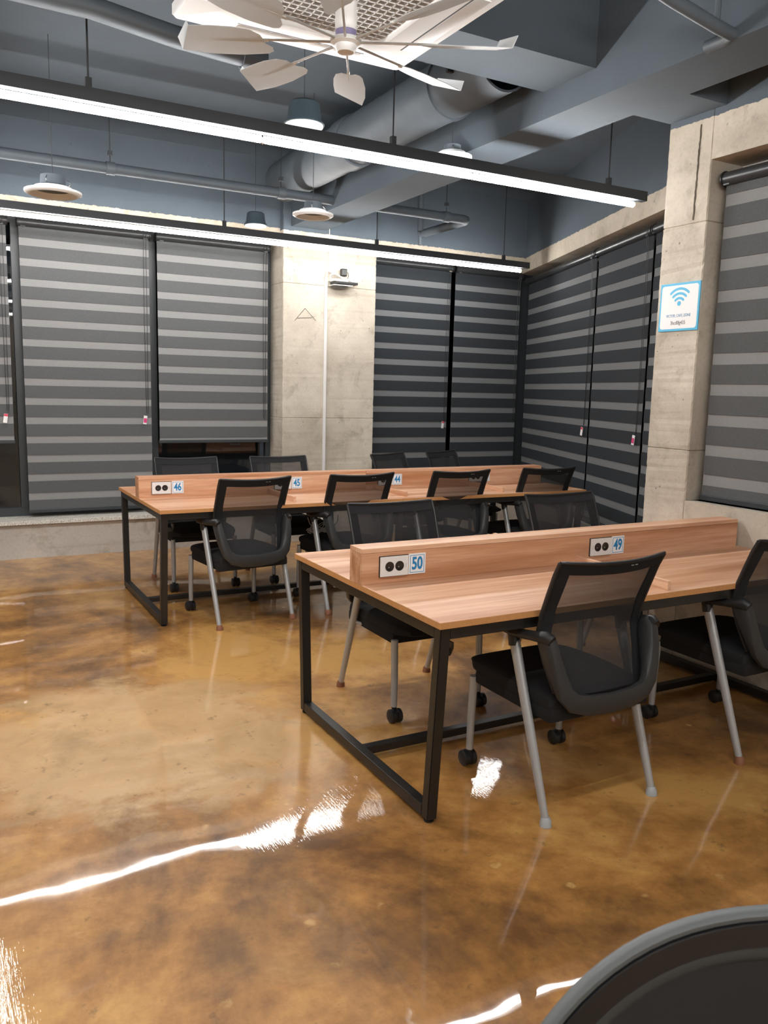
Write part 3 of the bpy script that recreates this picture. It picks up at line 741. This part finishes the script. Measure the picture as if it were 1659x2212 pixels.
def make_chair(caps='cap'):
    t = thing('mesh_chair', '', 'chair')
    for s in (-1, 1):
        bm = NB(); top = Vector((s * .255, .215, .602)); bot = Vector((s * .252, .004, .022))
        sweep(bm, [bot, bot.lerp(top, .5), top], [.0135, .0165, .018], [.0145, .019, .022], n=14); finish('rear_leg', bm, 'silver', t, True)
        bm = NB(); sweep(bm, [(s * .252, .0, .0), (s * .252, .001, .018), (s * .252, .004, .030)], [.0215, .020, .0145], [.0215, .020, .0155], n=14); finish('foot_cap', bm, caps, t, True)
        bm = NB(); fx = s * .228
        sweep(bm, [(fx, .50, .070), (fx, .498, .20), (fx, .49, .375)], [.014, .0155, .0165], n=12); finish('front_leg', bm, 'silver', t, True)
        # side bar under the seat joins front and rear leg
        bm = NB(); sweep(bm, [(s * .252, .135, .372), (s * .236, .16, .366), (s * .20, .20, .362)], .009, n=8); finish('side_bar', bm, 'silver', t, True)
        # caster
        bm = NB(); lathe(bm, [(0, -.004), (.010, -.004), (.010, .024), (.013, .026), (.013, .034), (0, .034)], 12, (fx, .50, .040)); box(bm, fx - .0042, fx + .0042, .486, .534, .012, .056, bev=.003)
        ca = finish('caster', bm, 'plastic', t, True)
        for q in (-1, 1):
            bm = NB(); a, b = (.0045, .029) if q > 0 else (-.029, -.0045)
            lathe(bm, [(0, a), (.025, a), (.031, a + .004), (.031, b - .004), (.025, b), (0, b)], 24, (fx, .510, .031), 'x'); finish('wheel', bm, 'plastic', ca, True)
        # armrest: flat pad from the leg top back to the backrest support
        bm = NB()
        P = [(s * .262, .300, .628), (s * .262, .270, .634), (s * .262, .205, .634), (s * .256, .12, .645), (s * .247, .05, .655), (s * .243, .028, .645)]
        sweep(bm, P, [.010, .020, .025, .023, .020, .014], [.008, .013, .016, .017, .024, .022], n=12, ref=Vector((0, 0, 1)))
        sweep(bm, [(s * .256, .212, .585), (s * .257, .222, .632)], .021, .023, n=12); finish('armrest', bm, 'plastic', t, True)
    # charcoal U support behind the lower back
    path = []
    K = [(-.234, .080, .664), (-.236, .064, .636), (-.226, .040, .57), (-.212, .018, .51), (-.196, .004, .462), (-.165, -.006, .430), (-.10, -.014, .414), (0, -.016, .408)]
    path = K + [(-x, y, z) for x, y, z in K[:-1][::-1]]
    wd = [.010, .021, .025, .029, .032, .036, .038, .038]; wd = wd + wd[:-1][::-1]
    tn = [.018, .040, .036, .025, .019, .015, .013, .012]; tn = tn + tn[:-1][::-1]
    bm = NB(); pts = [Vector(p) for p in path]; rings = []
    for i, p in enumerate(pts):
        d = (pts[min(i + 1, len(pts) - 1)] - pts[max(i - 1, 0)]).normalized(); yv = Vector((0, 1, 0)); u = d.cross(yv).normalized(); v = u.cross(d).normalized()
        ring = []
        for k in range(12):
            a = 2 * pi * k / 12; ca_, sa_ = cos(a), sin(a)
            ring.append(bm.verts.new(p + u * wd[i] * math.copysign(abs(ca_) ** .6, ca_) + v * tn[i] * math.copysign(abs(sa_) ** .6, sa_)))
        rings.append(ring)
    for A, B in zip(rings, rings[1:]):
        for k in range(12): bm.faces.new((A[k], A[(k + 1) % 12], B[(k + 1) % 12], B[k]))
    bm.faces.new(rings[0]); bm.faces.new(rings[-1]); finish('back_support', bm, 'greyplastic', t, True)
    # mesh panel
    bm = NB(); zs = [.44 + (.90 - .44) * i / 16 for i in range(17)]; us = [-.97 + 1.94 * j / 12 for j in range(13)]
    gv = [[bm.verts.new(BP(u, z, .001)) for u in us] for z in zs]
    for i in range(16):
        for j in range(12): bm.faces.new((gv[i][j], gv[i][j + 1], gv[i + 1][j + 1], gv[i + 1][j]))
    finish('back_mesh', bm, 'net', t, True)
    # fabric border (solid band) around the mesh + lumbar band
    bm = NB()
    def strip(z0, z1, u0, u1, nz, nu, o0, o1):
        G = [[[bm.verts.new(BP(u0 + (u1 - u0) * j / nu, z0 + (z1 - z0) * i / nz, o)) for j in range(nu + 1)] for i in range(nz + 1)] for o in (o0, o1)]
        for L_ in G:
            for i in range(nz):
                for j in range(nu): bm.faces.new((L_[i][j], L_[i][j + 1], L_[i + 1][j + 1], L_[i + 1][j]))
        for i in range(nz):
            for j in (0, nu): bm.faces.new((G[0][i][j], G[0][i + 1][j], G[1][i + 1][j], G[1][i][j]))
        for j in range(nu):
            for i in (0, nz): bm.faces.new((G[0][i][j], G[0][i][j + 1], G[1][i][j + 1], G[1][i][j]))
    strip(.865, .905, -1, 1, 2, 14, -.005, .005)
    strip(.44, .865, -1.0, -.80, 14, 2, -.004, .004); strip(.44, .865, .80, 1.0, 14, 2, -.004, .004)
    finish('back_border', bm, 'border', t, True)
    bm = NB(); pts = [BP(-1 + 2 * j / 20, .908) for j in range(21)]; sweep(bm, pts, [.006] + [.0085] * 19 + [.006], [.005] + [.007] * 19 + [.005], n=8)
    for s in (-1, 1): sweep(bm, [BP(s, z) for z in (.905, .86, .80, .72, .66, .62, .56, .5, .45)], [.007] * 9, [.008] * 9, n=8)
    finish('back_frame', bm, 'plastic', t, True)
    bm = NB()
    for dx in (.060, .080):
        p = BP(dx / .24, .893); box(bm, p.x - .006, p.x + .006, p.y - .0068, p.y - .0052, p.z - .0015, p.z + .0015)
    finish('vent_slot', bm, 'silver', t)  # pale silver bars stand in for two small light slots
    # seat cushion with rounded front
    bm = NB(); rows = []
    for i in range(13):
        u = i / 12; y = .045 + u * .50
        zt = .452 + .010 * sin(pi * min(1, u * 1.1)) - (.014 * max(0, (u - .82) / .18) ** 2); zb = .368 + .016 * u + (.010 * max(0, (u - .80) / .20) ** 2)
        hw = .232 + .008 * sin(pi * u) - .03 * max(0, (u - .85) / .15) ** 2; ring = []
        for k in range(20):
            a = 2 * pi * k / 20; ca_, sa_ = cos(a), sin(a)
            ring.append(bm.verts.new((hw * math.copysign(abs(ca_) ** .42, ca_), y, (zt + zb) / 2 + (zt - zb) / 2 * math.copysign(abs(sa_) ** .6, sa_))))
        rows.append(ring)
    for A, B in zip(rows, rows[1:]):
        for k in range(20): bm.faces.new((A[k], A[(k + 1) % 20], B[(k + 1) % 20], B[k]))
    for ring, dy in ((rows[0], -.012), (rows[-1], .020)):
        c = [bm.verts.new((v.co.x * .95, v.co.y + dy, (v.co.z - .415) * .62 + .415)) for v in ring]
        for k in range(20): bm.faces.new((ring[k], ring[(k + 1) % 20], c[(k + 1) % 20], c[k]))
        bm.faces.new(c)
    finish('seat', bm, 'cushion', t, True)
    bm = NB(); box(bm, -.232, .232, .03, .480, .350, .404, bev=.014); finish('seat_pan', bm, 'cushion', t, True)
    return t
chairA = make_chair('clearcap')
chairP = make_chair('cap')
def place(o, x, y, rz, label, group=None):
    o.location = (x, y, 0); o.rotation_euler = (0, 0, rz); o['label'] = label
    if group: o['group'] = group
CG = 'black mesh chairs round the workbenches'
place(chairA, 2.033, 2.03, R(0), 'black mesh chair at seat 50, nearest whole chair, back to the viewer', CG)
specs = [
    (3.066, 2.06, 0, 'black mesh chair cut by the right edge of the photo at seat 49'),
    (1.975, 3.54, 180, 'black mesh chair across the near bench, facing the viewer behind number 50'),
    (3.060, 3.545, 180, 'black mesh chair across the near bench next to the sign pillar'),
    (1.717, 4.735, 7, 'black mesh chair at seat 46, leftmost on the near side of the far bench'),
    (2.470, 4.775, 3, 'black mesh chair at seat 45, second from left before the far bench'),
    (3.262, 4.78, 1, 'black mesh chair at seat 44 of the far bench'),
    (4.058, 4.79, -2, 'black mesh chair at seat 43, rightmost on the near side of the far bench'),
    (1.686, 6.25, 180, 'black mesh chair behind the far bench below the raised blind, leftmost in the rear row'),
    (2.425, 6.22, 181, 'black mesh chair behind the far bench in front of the wide pillar'),
    (3.455, 6.27, 205, 'turned black mesh chair behind the far bench right of the wide pillar'),
    (4.09, 6.40, 204, 'turned black mesh chair behind the far bench, rightmost in the rear row')]
for i, (x, y, a, lb) in enumerate(specs):
    o = chairP if i == 0 else copy_tree(chairP)
    place(o, x, y, R(a), lb, CG)

# foreground chair with the big round back, cut by the corner of the photo
t = thing('round_back_chair', 'black chair with a large rounded mesh back in the near right corner', 'chair', (.7275, .4531, 0), 2.7496)
def arch(k, hw, hz, z0=.606, e=2.5, n=44):
    P = []
    for i in range(n + 1):
        a = pi * i / n; c, s_ = cos(a), sin(a)
        P.append(Vector((-hw * math.copysign(abs(c) ** (2 / e), c), k, z0 + hz * abs(s_) ** (2 / e))))
    return P
def full_loop(hw, hz, k=0., n=44):
    up = arch(k, hw, hz, n=n); dn = [Vector((p.x, k, .606 - (p.z - .606) * .62)) for q, p in enumerate(up[1:-1])][::-1]
    return up + dn
def lean(P): return [Vector((p.x, p.y - (p.z - .6) * .10 + .05 * (p.x / .3) ** 2, p.z)) for p in P]
for nm, hw, off, rx, ry, mt in (('outer_rim', .333, 0, .0070, .009, 'rimgrey'), ('inner_rim', .296, .0, .0135, .006, 'rimgrey2')):
    bm = NB(); sweep(bm, lean(full_loop(hw, hw + .0078)), rx, ry, n=10, closed=True, ref=Vector((0, 1, 0))); finish(nm, bm, mt, t, True)
bm = NB(); A = lean(full_loop(.329, .337)); B = lean(full_loop(.305, .313))
for lst, dy in ((0, .0),):
    va = [bm.verts.new(p + Vector((0, .004, 0))) for p in A]; vb = [bm.verts.new(p + Vector((0, .004, 0))) for p in B]; va2 = [bm.verts.new(p + Vector((0, .012, 0))) for p in A]; vb2 = [bm.verts.new(p + Vector((0, .012, 0))) for p in B]
    m = len(A)
    for k in range(m):
        j = (k + 1) % m
        bm.faces.new((va[k], va[j], vb[j], vb[k])); bm.faces.new((va2[k], va2[j], vb2[j], vb2[k])); bm.faces.new((va[k], va[j], va2[j], va2[k])); bm.faces.new((vb[k], vb[j], vb2[j], vb2[k]))
finish('rim_groove', bm, 'plastic', t, True)
bm = NB(); L_ = full_loop(.299, .307); rings = []
for f in (1., .8, .6, .4, .2):
    rings.append([bm.verts.new(lean([Vector((p.x * f, 0 - .02 * (1 - f * f) + .0, .60 + (p.z - .60) * f))])[0]) for p in L_])
for A, B in zip(rings, rings[1:]):
    for k in range(len(L_)): j = (k + 1) % len(L_); bm.faces.new((A[k], A[j], B[j], B[k]))
bm.faces.new(rings[-1]); finish('back_mesh', bm, 'dense', t, True)
bm = NB(); sweep(bm, [(0, .03, .30), (0, -.04, .36), (0, -.045, .50), (0, -.03, .62)], [.03, .03, .028, .02], [.012, .014, .014, .010], n=10); finish('back_stem', bm, 'plastic', t, True)
bm = NB(); box(bm, -.25, .25, .04, .50, .40, .47, bev=.03, seg=4); finish('seat', bm, 'cushion', t, True)
bm = NB(); lathe(bm, [(0, .10), (.028, .10), (.028, .26), (.02, .26), (.02, .40), (0, .40)], 18, (0, .25, 0)); box(bm, -.09, .09, -.0, .34, .375, .40, bev=.008); finish('gas_post', bm, 'plastic', t, True)
for k in range(5):
    a = R(90 + 72 * k); d = Vector((cos(a), sin(a), 0)); c0 = Vector((0, .25, 0))
    bm = NB(); sweep(bm, [c0 + Vector((0, 0, .105)), c0 + d * .15 + Vector((0, 0, .095)), c0 + d * .29 + Vector((0, 0, .07))], [.024, .02, .014], [.018, .014, .010], n=8); finish('base_arm', bm, 'plastic', t, True)
    bm = NB(); p = c0 + d * .29; lathe(bm, [(0, -.022), (.026, -.022), (.028, -.018), (.028, .018), (.026, .022), (0, .022)], 18, (p.x, p.y, .028), 'x'); sweep(bm, [(p.x, p.y, .03), (p.x, p.y, .07)], .008, n=8); finish('caster', bm, 'plastic', t, True)

# ================================================================== wall items
# wireless sign on the near pillar
t = thing('wifi_sign', 'white wireless sign with a light blue border on the near pillar', 'sign', (XR - .001, 3.2235, 1.949))
hw, hh = .1345, .1265
bm = NB(); box(bm, -.006, 0, -hw, hw, -hh, hh, bev=.001, seg=1); finish('sign_board', bm, 'skyblue', t)
def rrect(bm, hw, hh, r, x0, x1):
    P = []
    for q, (sy, sz) in enumerate(((1, 1), (-1, 1), (-1, -1), (1, -1))):
        for k in range(7):
            a = q * pi / 2 + k * pi / 12; P.append((sy * (hw - r) + r * cos(a), sz * (hh - r) + r * sin(a)))
    A = [bm.verts.new((x0, y, z)) for y, z in P]; B = [bm.verts.new((x1, y, z)) for y, z in P]
    bm.faces.new(A); bm.faces.new(B)
    for k in range(len(P)): j = (k + 1) % len(P); bm.faces.new((A[k], A[j], B[j], B[k]))
bm = NB(); rrect(bm, hw - .011, hh - .012, .016, -.0066, -.006); finish('sign_face', bm, 'card', t)
czw = .012
for i, rad in enumerate((.040, .065, .090)):
    bm = NB(); pts = [(-.0070, rad * sin(a), czw - .006 + rad * cos(a) * .98) for a in [R(-44 + 88 * k / 14) for k in range(15)]]
    sweep(bm, pts, .0062, .0006, n=8, ref=Vector((1, 0, 0)))
    # flat band facing -x
    bm.free(); bm = NB(); T = .0065
    def arcpt(r_, a): return (r_ * sin(a), czw - .006 + r_ * cos(a))
    out = [arcpt(rad + T, R(-42 + 84 * k / 16)) for k in range(17)]; inn = [arcpt(rad - T, R(-42 + 84 * k / 16)) for k in range(17)][::-1]
    e1 = [(arcpt(rad, R(42))[0] + T * cos(b) * 1, arcpt(rad, R(42))[1] + T * sin(b)) for b in [R(48 - 180 * k / 8) for k in range(1, 8)]]
    e2 = [(arcpt(rad, R(-42))[0] + T * cos(b), arcpt(rad, R(-42))[1] + T * sin(b)) for b in [R(-48 - 180 * k / 8 + 0) for k in range(1, 8)]]
    e2 = [(-y, z) for y, z in e1][::-1]
    poly = out + e1 + inn + e2
    A = [bm.verts.new((-.0074, y, z)) for y, z in poly]; B = [bm.verts.new((-.0066, y, z)) for y, z in poly]
    bm.faces.new(A); bm.faces.new(B)
    for k in range(len(poly)): j = (k + 1) % len(poly); bm.faces.new((A[k], A[j], B[j], B[k]))
    finish('wave_arc', bm, 'skyblue', t)
bm = NB(); lathe(bm, [(0, -.0074), (.0125, -.0074), (.0125, -.0066), (0, -.0066)], 24, (0, 0, czw + .006), 'x'); finish('wave_dot', bm, 'skyblue', t)
text_mesh('network_name', 'VICTOR_CAFE_ZONE', .0215, 'dblue', t, Matrix.Translation((-.0070, 0, -.046)) @ FACE_NX, sx=.80)
text_mesh('password', '3hcd0fg435', .0285, 'grey', t, Matrix.Translation((-.0070, 0, -.084)) @ FACE_NX, sx=.78)

# conduit and router on the wide pillar
CX = 3.300
tag(bobj('cable_trunking', 'white', None, (CX - .013, CX + .013, 7.228, 7.2495, .0, 2.50), bev=.003), 'white vertical cable trunking running up the wide pillar', 'trunking')
t = thing('wall_router', 'small shelf with a black router and white cables high on the wide pillar', 'router', (3.36, 7.24, 2.43))
bobj('shelf', 'white', t, (-.035, .16, -.13, .0, -.012, -.004), bev=.002)
bm = NB(); lathe(bm, [(0, -.034), (.045, -.034), (.07, -.026), (.085, -.014), (0, -.014)], 24, (.05, -.07, 0)); finish('shelf_base', bm, 'rimgrey', t, True)
bobj('router_body', 'plastic', t, (-.02, .21, -.14, -.01, .002, .026), bev=.006)
bobj('router_top', 'white', t, (-.03, .12, -.11, -.01, .028, .050), bev=.008)
bobj('adapter', 'plastic', t, (.075, .135, -.06, -.015, .085, .155), bev=.010)
bm = NB()
sweep(bm, [(-.06, -.01, .06), (-.055, -.02, .12), (-.04, -.025, .15), (-.01, -.03, .12), (.06, -.05, .08), (.14, -.06, .045), (.22, -.06, .04), (.235, -.05, .03), (.21, -.04, .025)], .007, n=8)
sweep(bm, [(-.04, -.01, .13), (-.02, -.04, .11), (.04, -.06, .085), (.10, -.07, .06), (.17, -.07, .045)], .006, n=8)
sweep(bm, [(.04, -.06, .09), (.0, -.07, .10), (-.04, -.06, .085), (-.045, -.06, .055), (-.02, -.06, .04), (.02, -.05, .045)], .0065, n=8)
finish('white_cable', bm, 'cable', t, True)
bm = NB(); sweep(bm, [(.13, -.03, .12), (.155, -.03, .125), (.16, -.03, .09), (.145, -.03, .06)], .003, n=6); finish('black_cable', bm, 'plastic', t, True)
bm = NB(); sweep(bm, [(3.325, 7.242, 2.56), (3.332, 7.244, 2.75), (3.332, 7.244, 3.2)], .004, n=6)
tag(finish('ceiling_cable', bm, 'cable'), 'thin white cable rising from the router to the ceiling', 'cable')

# pencilled triangle on the wide pillar
bm = NB(); py = 7.2492
for a, b in (((2.994, 2.085), (3.095, 2.201)), ((3.095, 2.201), (3.205, 2.095)), ((3.012, 2.108), (3.165, 2.118))):
    sweep(bm, [(a[0], py, a[1]), (b[0], py, b[1])], .0022, .0022, n=4)
struct(finish('scored_mark', bm, 'crack'), 'thin triangle scratched into the wide pillar', 'mark')

# cables heaped under the far workbench
rnd = random.Random(3)
bm = NB()
for k in range(9):
    cx, cy = 2.46 + rnd.uniform(-.05, .05), 5.40 + rnd.uniform(-.04, .04); r1 = rnd.uniform(.05, .10); ph = rnd.uniform(0, 6)
    pts = [(cx + r1 * cos(ph + a * .45), cy + r1 * .5 * sin(ph + a * .45), .545 - .016 * a - .04 * sin(a * .5) + rnd.uniform(-.01, .01)) for a in range(14)]
    sweep(bm, pts, .0035, n=5)
tag(finish('cable_bundle', bm, 'cable', None, True), 'tangle of white cables hanging under the far workbench', 'cables')
